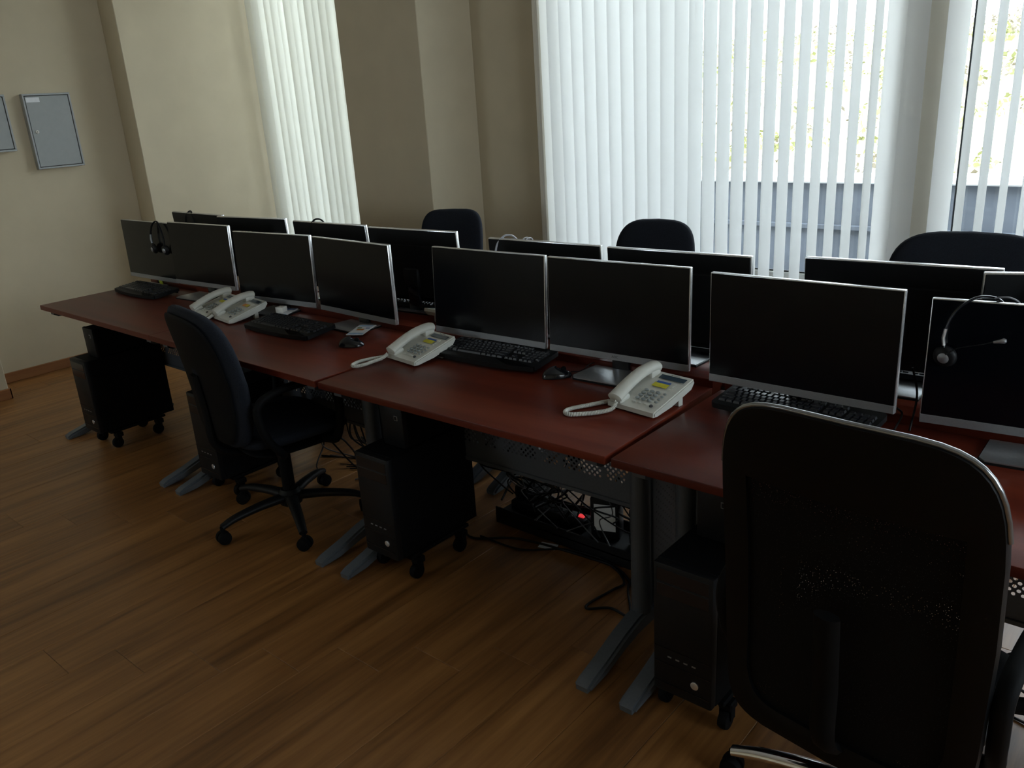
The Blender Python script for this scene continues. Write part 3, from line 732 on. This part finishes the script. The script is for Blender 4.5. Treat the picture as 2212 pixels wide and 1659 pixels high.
# ================================================================== HEADSETS
def headset(label, loc, rz, side, two=True, tilt=0., boom=True, body='black', flip=1, cable=False):
    """hooked on a monitor top edge; origin at the top edge; band hangs in the XZ plane in front (y<0)"""
    r = thing('headset', label, 'headset', loc, rz)
    A = []
    W2, Hh = .075*side, .135
    arc = [(-W2*.95*flip, -.020, -Hh), (-W2*1.05*flip, -.020, -.09), (-W2*.8*flip, -.018, -.03), (-W2*.35*flip, -.006, .003), (0, .008, .009), (W2*.4*flip, .020, .0), (W2*.8*flip, .040, -.04)]
    if two: arc = [(-W2*.95*flip, -.022, -Hh), (-W2*1.08*flip, -.022, -.085), (-W2*.75*flip, -.016, -.02), (-W2*.2*flip, -.004, .006), (W2*.45*flip, -.014, -.012), (W2*.95*flip, -.020, -.07), (W2*1.0*flip, -.022, -Hh)]
    P = spline(arc, 7)
    MB().tube(P, [.0058 for i in range(len(P))], 8, True, .6).build('headband', body, r, smooth=60)
    ends = [P[0]]+([P[-1]] if two else [])
    MB().tube([P[3], P[6], P[9]], .0062, 8, True, .7).build('slider', 'silver' if body == 'black_gloss' else 'bezel', r, smooth=60)
    for q, e in enumerate(ends):
        T = Matrix.Translation(e+Vector((0, .002, -.012))) @ Euler((R(90+8), 0, R(10*(1 if q else -1)))).to_matrix().to_4x4()
        cu = MB().lathe([(.012, -.012), (.026, -.010), (.029, -.002), (.027, .004), (.020, .009), (.008, .011)], 20, T).build('ear_cup', 'black', r, smooth=60)
        MB().lathe([(.011, .0105), (.014, .0125), (.009, .016), (.003, .017)], 16, T).build('cup_cap', 'bezel', cu, smooth=60)
    if boom:
        e = ends[0]; B = spline([e+Vector((0, -.012, -.005)), e+Vector((.03*flip*side, -.02, .02)), e+Vector((.075*flip*side, -.024, .035)), e+Vector((.105*flip*side, -.022, .045))], 6)
        bo = MB().tube(B, .0013, 6).build('microphone_boom', 'black', r, smooth=60)
        MB().tube([B[-1], B[-1]+Vector((.012*flip*side, 0, .003)), B[-1]+Vector((.022*flip*side, 0, .006)), B[-1]+Vector((.027*flip*side, 0, .007))], [.003, .0045, .007, .004], 10).build('microphone', 'bezel', bo, smooth=60)
    if cable: MB().tube(spline(cable, 7), .0022, 6).build('cord', 'cable_w', r, smooth=60)
    return r
headset('black headset with grey ear cup hung on the far left monitor', (.315, .592, 1.121), R(1), .85, boom=False)
headset('silver and black microphone headset hung on the right-edge monitor', (4.405, .592, 1.119), R(5), 1., two=False, body='black_gloss', cable=[(.02, .004, .008), (.05, .012, .010), (.075, .028, -.01), (.08, .05, -.06)])
headset('black headset lying over the furthest left window-row monitor', (.21, .86, 1.137), 0, .7, boom=False)
headset('black headset over the third monitor of the window row', (1.39, .862, 1.137), 0, .6, two=False, boom=False)
headset('white-corded headset looped over the corner of the fifth window-row monitor', (2.635, .858, 1.128), 0, .7, two=False, boom=False, body='white_cord')
headset('silver corded headset over the turned monitor at the right edge', (4.53, .833, 1.153), R(20), .9, two=False, boom=False, body='black_gloss')
o = MB()
for dx_ in (0, .016):
    o.tube(spline([(2.70+dx_, .850, 1.07), (2.712+dx_, .854, 1.115), (2.72+dx_, .868, 1.131), (2.725+dx_, .888, 1.12), (2.725+dx_, .895, 1.06)], 6), .0028, 6)
tag(o.build('cable', 'white_cord', smooth=60), 'pair of white cable strands over the top of the fifth window-row monitor', 'cable')

# ================================================================== SMALL DESK ITEMS
def card(label, x, y, z, rz, w_, d_, parts, cat='card', name='printed_card'):
    r = thing(name, label, cat, (x, y, z), rz)
    MB().box((-w_/2, -d_/2, 0), (w_/2, d_/2, .0025), .0006).build('card_stock', 'white_paper', r, smooth=0)
    for (a, b, c, d, m) in parts: MB().box((a, b, .0025), (c, d, .0029)).build('print', m, r, smooth=0)
    return r
card('white and light blue printed card on the fourth front monitor foot', 2.085, .505, ZT+.0092, R(28), .075, .155, [(-.034, -.074, .034, -.05, 'ltblue'), (-.03, .05, .03, .07, 'ltblue'), (-.02, -.01, .012, .012, 'orange'), (-.028, .02, -.008, .034, 'green'), (.012, .018, .03, .03, 'blue')])
card('pale blue card under the small white box on the third front monitor foot', 1.49, .54, ZT+.0092, R(28), .07, .14, [(-.03, -.066, .03, -.045, 'ltblue'), (-.03, .04, .03, .064, 'blue')])
tag(MB().box((-.02, -.02, 0), (.02, .02, .026), .003, 2).build('white_box', 'white', loc=(1.475, .53, ZT+.0123), rot=(0, 0, R(20))), 'small white box standing on the pale blue card', 'box')
tag(MB().box((-.018, -.001, 0), (.018, .001, .022)).build('sticky_note', 'lime', loc=(.205, .598, ZT+.012), rot=(R(8), 0, 0), smooth=0), 'lime sticky note on the neck of the far left monitor', 'note')

# ================================================================== CHAIRS
def back_outline(w_, h_, style):
    out = []
    n = 48
    for i in range(n):
        a = 2*PI*i/n; ca, sa = math.cos(a), math.sin(a)
        e = 5. if sa > 0 else (8. if style == 'wide' else 4.)
        if style == 'arch': e = 4.4 if sa > 0 else 4.5
        u = w_/2*math.copysign(abs(ca)**(2/e), ca); v = h_/2*math.copysign(abs(sa)**(2/e), sa)
        if sa < 0: u *= 1-(.03 if style == 'wide' else .16)*(abs(v)/(h_/2))
        if style == 'arch' and sa > 0: v += .012*math.cos(PI*u/w_)
        out.append((u, v))
    return out
def chair(label, x, y, rz, back='pad', bw=.46, bh=.50, ztop=1.0, seat_z=.47, base='plastic', arm0=0., lean=9., style='square', arms=True, base_r=.31, armstyle='loop', sub=''):
    r = thing('office_chair', label, 'chair', (x, y, 0), rz)
    ln = R(lean)
    # seat pad
    MB().pad(superellipse(.49, .47, 44, 3.6), .085, lambda u, v, t: (u, v+.01, seat_z-.03+t+.012*(2*u/.49)**2-.025*max(0, v/.235)**3)).build('seat', 'fabric' if back == 'pad' else 'leather', r, smooth=70)
    MB().pad(superellipse(.42, .40, 36, 3.6), .03, lambda u, v, t: (u, v+.01, seat_z-.085+t)).build('seat_pan', 'black_matt', r, smooth=70)
    zc = ztop-bh/2-.005; yc = -.235
    def dm(u, v, t, off=0.):
        bow = .05*(2*u/bw)**2 ; lum = .022*math.cos(PI*(v+.06)/bh)
        yy = yc+bow*.55+lum+(t+off); zz = zc+v
        return (u, yy*1.0-(v+bh/2)*math.tan(ln)*.55, zz)
    if back == 'pad':
        MB().pad(back_outline(bw, bh, style), .105, lambda u, v, t: dm(u, v, t)).build('backrest', 'fabric', r, smooth=70)
        MB().pad(back_outline(bw*.90, bh*.92, style), .028, lambda u, v, t: dm(u, v, t, -.038)).build('back_shell', 'black_matt', r, smooth=70)
    else:
        # frame ring with a mesh window, solid upper band
        out = back_outline(bw, bh, style); n = len(out)
        inn = [(max(-bw/2+.06, min(bw/2-.06, u*.80)), max(-bh/2+.05, min(bh/2-.17, v*.86))) for (u, v) in out]
        def ring(o_, i_, th):
            mb = MB(); vs = []
            mid = [((a[0]+b[0])/2, (a[1]+b[1])/2) for a, b in zip(o_, i_)]
            loops = [(o_, 0.), ([(a[0]*.992, a[1]*.992) for a in o_], th*.42), (mid, th*.5), (i_, th*.3), (i_, -th*.3), (mid, -th*.5), ([(a[0]*.992, a[1]*.992) for a in o_], -th*.42)]
            for lp, t in loops:
                for (u, v) in lp: vs.append(dm(u, v, t))
            K = len(loops); fs = []
            for a in range(K):
                b = (a+1) % K
                for i in range(n): j = (i+1) % n; fs.append((a*n+i, a*n+j, b*n+j, b*n+i))
            return mb.add(vs, fs)
        ring(out, inn, .034).build('back_frame', 'leather', r, smooth=50)
        MB().tube([dm(u*1.002, v*1.002, -.004) for (u, v) in out[2:23]], .0055, 8).build('rim_piping', 'rim', r, smooth=60)
        mv = [dm(u, v, 0) for (u, v) in inn]; cen = [dm(u*.5, -.06+(v+.06)*.5, 0) for (u, v) in inn]; mv2 = mv+cen+[dm(0, -.06, 0)]
        fs = [(i, (i+1) % n, n+(i+1) % n, n+i) for i in range(n)]+[(n+i, n+(i+1) % n, 2*n) for i in range(n)]
        MB().add(mv2, fs).build('mesh_panel', 'mesh', r, smooth=60)
    # back support arm
    MB().tube(spline([(0, .02, seat_z-.10), (0, -.18, seat_z-.10), (0, -.275, seat_z-.04), (0, -.285, seat_z+.10), (0, -.30, seat_z+.26)], 6), .026, 8, True, .55).build('back_support', 'black_matt', r, smooth=60)
    if arms:
        for sg in (-1, 1):
            X = sg*.275
            if armstyle == 'loop':
                P = spline([(sg*.20, .10, seat_z-.075), (X, .12, seat_z-.05), (X+sg*.012, .14, seat_z+.08), (X+sg*.01, .11, seat_z+.185), (X, .02, seat_z+.205), (X, -.12, seat_z+.195), (X, -.19, seat_z+.15), (X-sg*.004, -.17, seat_z+.03), (X-sg*.02, -.11, seat_z-.06), (sg*.20, -.10, seat_z-.075)], 6)
                a = MB().tube(P, .016, 8, True, 1.25).build('armrest', 'black_matt', r, smooth=60)
            else:
                MB().box((X-.02, -.02, seat_z-.08), (X+.02, .03, seat_z+.18), .008, 2).box((min(X, sg*.18), -.01, seat_z-.085), (max(X, sg*.18), .03, seat_z-.065), .004).build('arm_post', 'black_matt', r)
                MB().pad(superellipse(.085, .26, 28, 3.2), .034, lambda u, v, t: (X+u, v, seat_z+.195+t)).build('armrest', 'black_matt', r, smooth=60)
    MB().box((-.09, -.12, seat_z-.125), (.09, .10, seat_z-.085), .01, 2).build('tilt_mechanism', 'black_matt', r)
    MB().cyl((0, 0, .12), (0, 0, seat_z-.12), .027, n=18).build('gas_lift', 'black_matt', r)
    bmat = 'chrome' if base == 'chrome' else 'black'
    hub = MB().lathe([(.035, .065), (.048, .075), (.048, .125), (.036, .14)], 20).build('base_hub', bmat, r)
    for k in range(5):
        a = R(arm0+72*k); c_, s_ = math.cos(a), math.sin(a)
        P = spline([(c_*.03, s_*.03, .105), (c_*.14, s_*.14, .104), (c_*.25, s_*.25, .092), (c_*base_r, s_*base_r, .074)], 5)
        ar = MB().tube(P, [.027-.010*i/(len(P)-1) for i in range(len(P))], 10, True, .75).build('base_arm', bmat, r, smooth=60)
        Tm = Matrix.Translation((c_*base_r, s_*base_r, .028)) @ Matrix.Rotation(a+.9*k, 4, 'Z') @ Euler((R(90), 0, 0)).to_matrix().to_4x4()
        cs = MB().lathe([(.012, -.024), (.026, -.022), (.0278, -.014), (.0278, -.005), (.018, -.003), (.018, .003), (.0278, .005), (.0278, .014), (.026, .022), (.012, .024)], 18, Tm)
        cs.cyl((c_*base_r, s_*base_r, .03), (c_*base_r, s_*base_r, .076), .009, n=10)
        cs.build('caster', 'black_matt', ar, smooth=40)
    return r
chair('black fabric task chair on casters pulled up to the second front desk', 1.955, .12, R(-9), 'pad', .50, .55, .985, .47, 'plastic', arm0=-90, lean=10, style='arch')
chair('large black mesh-back chair with chrome star base nearest the camera', 4.415, -.03, R(-5), 'mesh', .522, .76, 1.112, .47, 'chrome', arm0=194, lean=6, style='wide', base_r=.32)
chair('small black chair with a square-topped back standing before the column', 1.60, 1.46, PI+R(22), 'pad', .37, .52, 1.09, .48, 'plastic', arm0=20, style='square', armstyle='pad', lean=7)
chair('black chair with a round-topped back before the wide blind', 2.83, 1.47, PI+R(6), 'pad', .40, .52, 1.075, .48, 'plastic', arm0=50, style='arch', armstyle='pad', lean=7)
chair('wide black chair before the window at the right edge of the picture', 4.15, 1.43, PI+R(4), 'pad', .56, .60, 1.092, .48, 'plastic', arm0=10, style='arch', armstyle='pad', lean=7)

# ================================================================== COMPUTERS UNDER THE DESKS
def tower(label, x, y, rz=0.):
    r = thing('computer_tower', label, 'computer', (x, y, .1), rz)
    w_, h_, d_ = .175, .400, .42
    MB().box((0, .025, 0), (w_, d_, h_), .003).build('case', 'black_matt', r)
    fp = MB().box((0, 0, 0), (w_, .03, h_), .007, 2).build('front_panel', 'black', r)
    for z in (.305, .348): MB().box((.012, -.0018, z), (w_-.012, .002, z+.038), .001).build('drive_bay', 'black_gloss', fp)
    for z in (.094, .142, .03): MB().box((.006, -.0012, z), (w_-.006, .003, z+.003)).build('trim_line', 'black_gloss', fp, smooth=0)
    MB().lathe([(.012, 0), (.0115, .003), (.009, .004)], 20, Matrix.Translation((w_*.72, 0, .062)) @ Euler((R(90), 0, 0)).to_matrix().to_4x4()).build('power_button', 'silver', fp, smooth=50)
    for i in range(4): MB().box((.045+i*.024, -.0015, .118), (.056+i*.024, .002, .1215)).build('port', 'bezel', fp, smooth=0)
    return r
def cpu_stand(label, x, y, rz=0.):
    r = thing('wheeled_computer_stand', label, 'stand', (x, y, 0), rz)
    w_, d_ = .175, .40
    MB().box((-.012, .05, .086), (w_+.012, .36, .0995), .003).build('tray', 'black_matt', r)
    for px in (-.004, w_+.004):
        for py in (.09, .32):
            c = MB().box((px-.020, py-.02, .06), (px+.020, py+.02, .086), .004).build('caster_fork', 'black_matt', r)
            MB().lathe([(.01, -.013), (.027, -.012), (.029, -.006), (.029, .006), (.027, .012), (.01, .013)], 18, Matrix.Translation((px, py-.012, .029)) @ Euler((0, R(90), 0)).to_matrix().to_4x4()).build('wheel', 'black_matt', c, smooth=50)
            for q in (-.018, .0145): MB().box((px+q, py-.016, .03), (px+q+.0035, py+.008, .062)).build('fork_plate', 'black_matt', c, smooth=0)
    return r
def ups(label, x, y, z, rz=0.):
    r = thing('power_backup_unit', label, 'power unit', (x, y, z), rz)
    MB().box((0, .02, 0), (.11, .30, .155), .004).build('case', 'black_matt', r)
    f = MB().box((-.002, 0, 0), (.112, .024, .157), .008, 2).build('front_panel', 'black', r)
    MB().box((.070, -.0015, .105), (.088, .001, .123), .001).build('switch', 'bezel', f); MB().box((.072, -.0022, .107), (.086, .001, .121), .001).build('switch_face', 'black', f)
    return r
TOWERS = [(.28, -.018, 'black computer tower at the far left under the first front desk', 'black wheeled stand under the far left computer tower'), (1.385, .03, 'black computer tower behind the task chair beside the pair of grey feet', 'black wheeled stand under the tower behind the task chair'),
          (2.577, .018, 'black computer tower with a silver button under the third front desk', 'black wheeled stand under the tower below the third front desk'), (3.832, -.018, 'black computer tower partly hidden behind the near mesh chair', 'black wheeled stand under the tower by the near mesh chair')]
for (x, y, lb, ls) in TOWERS: tower(lb, x, y); cpu_stand(ls, x, y)
ups('black power backup unit on top of the far left tower', .335, .06, .5005)
ups('black power backup unit on the tower under the third front desk', 2.625, .12, .5005)
ups('black power backup unit on the tower behind the mesh chair', 3.865, .155, .5005)

# ================================================================== UNDER-DESK CLUTTER
def power_strip(label, x, y, z, rz, n=6):
    r = thing('power_strip', label, 'power strip', (x, y, z), rz)
    b = MB().box((0, -.03, 0), (.36, .03, .045), .008, 2).build('housing', 'black', r)
    for i in range(n): MB().lathe([(.019, .0), (.019, .0015), (.016, .0015)], 14, Matrix.Translation((.035+i*.046, 0, .045))).build('socket', 'black_matt', b)
    MB().box((.315, -.012, .045), (.345, .012, .050), .002).build('switch', 'led', b)
    return r
power_strip('black power strip with red lit switch lying in the cable tray', 2.76, .66, .047, R(3))
power_strip('black power strip with red lit switch left of the third desk tower', 1.98, .56, .0, R(38))
tr = thing('cable_tray', 'dark metal cable tray on the floor below the third desk', 'tray', (2.72, .58, 0))
MB().box((0, 0, .036), (.80, .20, .042)).box((0, 0, 0), (.80, .008, .072), .002).box((0, .192, 0), (.80, .2, .072), .002).build('tray_body', 'black', tr)
def adapter(label, x, y, z, rz, s, lab=True):
    r = thing('power_adapter', label, 'adapter', (x, y, z), rz)
    MB().box((-s[0]/2, -s[1]/2, 0), (s[0]/2, s[1]/2, s[2]), .008, 2).build('housing', 'black', r)
    if lab: MB().box((-s[0]*.36, -s[1]/2-.0008, s[2]*.2), (s[0]*.36, -s[1]/2+.001, s[2]*.85)).build('rating_label', 'white_paper', r, smooth=0)
    return r
adapter('black power unit with a large white label standing in the cable tray', 3.20, .69, .042, R(20), (.115, .07, .17))
adapter('black adapter with a small white label on the floor left of the third desk tower', 2.20, .50, 0, R(40), (.075, .05, .06))
adapter('blank dark grey power block beside the white-labelled power unit', 3.37, .70, .042, R(-12), (.11, .08, .15), False)
adapter('dark power block at the left end of the cable tray', 2.80, .73, .042, R(10), (.13, .08, .09), False)
tag(MB().box((-.035, -.02, 0), (.035, .02, .002)).build('paper_slip', 'white_paper', loc=(3.02, .545, .001), rot=(0, 0, R(15)), smooth=0), 'white paper slip on the floor in front of the cable tray', 'paper')
rc = random.Random(5)
def cable(pts, r_, m, label, group=None):
    o = MB().tube(spline(pts, 8), r_, 6).build('cable', m, smooth=60); tag(o, label, 'cable', group); return o
cable([(2.60, .50, .05), (2.72, .42, .006), (2.90, .52, .006), (3.234, .56, .006), (3.327, .55, .006), (3.405, .49, .006), (3.396, .43, .006), (3.376, .32, .006), (3.39, .288, .006), (3.45, .335, .006), (3.53, .327, .006), (3.56, .36, .006)], .0048, 'cable', 'thick black cable looping over the floor toward the grey desk foot')
cable([(2.75, .45, .005), (2.95, .46, .005), (3.10, .56, .005), (3.30, .57, .005), (3.46, .47, .006), (3.56, .30, .006), (3.50, .38, .006), (3.42, .50, .006), (3.44, .60, .04)], .0042, 'cable', 'second black cable running to the desk foot beside the looping one')
for k in range(26):
    x0 = 2.74+rc.random()*.72; x1 = min(3.52, max(2.70, x0+rc.uniform(-.35, .35))); y0 = .50+rc.random()*.22
    pts = [(x0, .50+rc.random()*.05, .40), (x0+rc.uniform(-.04, .04), .50+rc.random()*.06, .30), ((x0+x1)/2+rc.uniform(-.1, .1), y0, rc.uniform(.14, .26)), (x1, .58+rc.random()*.16, rc.uniform(.08, .18)), (x1+rc.uniform(-.08, .08), .58+rc.random()*.16, .09)]
    cable(pts, rc.choice((.0028, .0035, .0045)), 'cable', 'black cable in the tangle above the cable tray', 'tangled black cables above the tray')
for k in range(6):
    x0 = 2.85+rc.random()*.55
    cable([(x0, .52, .38), (x0+rc.uniform(-.06, .06), .54, .24), (x0+rc.uniform(-.1, .1), .58+rc.random()*.1, .13), (x0+rc.uniform(-.2, .2), .56, .085)], .0024, 'cable_w', 'thin grey cable in the tangle above the cable tray', 'thin grey cables above the tray')
for k in range(20):
    x0 = 1.62+rc.random()*.75; a = rc.random()*6.28
    pts = [(x0, .50, .40), (x0+rc.uniform(-.1, .1), .52, .22), (x0+rc.uniform(-.18, .18), .52+rc.random()*.15, .06+rc.random()*.1), (x0+.12*math.cos(a), .58+.1*math.sin(a), .008), (x0+.2*math.cos(a+1), .56+.12*math.sin(a+1), .006)]
    cable(pts, rc.choice((.0028, .0036, .0044)), 'cable' if k % 5 else 'cable_w', 'black cable hanging in the tangle left of the third desk tower' if k % 5 else 'thin grey cable hanging in the tangle left of the third desk tower', 'cables left of the third tower' if k % 5 else 'grey cables left of the third tower')
for k in range(7):
    x0 = .62+rc.random()*.5
    cable([(x0, .50, .50), (x0+rc.uniform(-.08, .08), .54, .36), (x0+rc.uniform(-.12, .12), .56, .20), (x0+rc.uniform(-.2, .2), .56, .05), (x0+rc.uniform(-.2, .2), .60, .006)], .004, 'cable', 'black cable hanging below the first front desk', 'cables below the first desk')
for k in range(10):
    x0 = 4.05+rc.random()*.75
    cable([(x0, .50, .40), (x0+rc.uniform(-.08, .08), .52, .26), (x0+rc.uniform(-.12, .12), .56+rc.random()*.1, .12), (x0+rc.uniform(-.2, .2), .6, .01), (x0+rc.uniform(-.2, .2), .52, .006)], .004, 'cable', 'black cable hanging below the desk of the mesh chair', 'cables below the nearest desk')
for i, (p, q) in enumerate((((4.225, .60, .80), (4.235, .56, .752)), ((4.255, .60, .92), (4.27, .57, .752)))):
    cable([p, ((p[0]+q[0])/2+.005, p[1]+.02, (p[2]+q[2])/2), q], .003, 'cable', ('short', 'long')[i]+' black cable dropping beside the large front monitor to the desk')
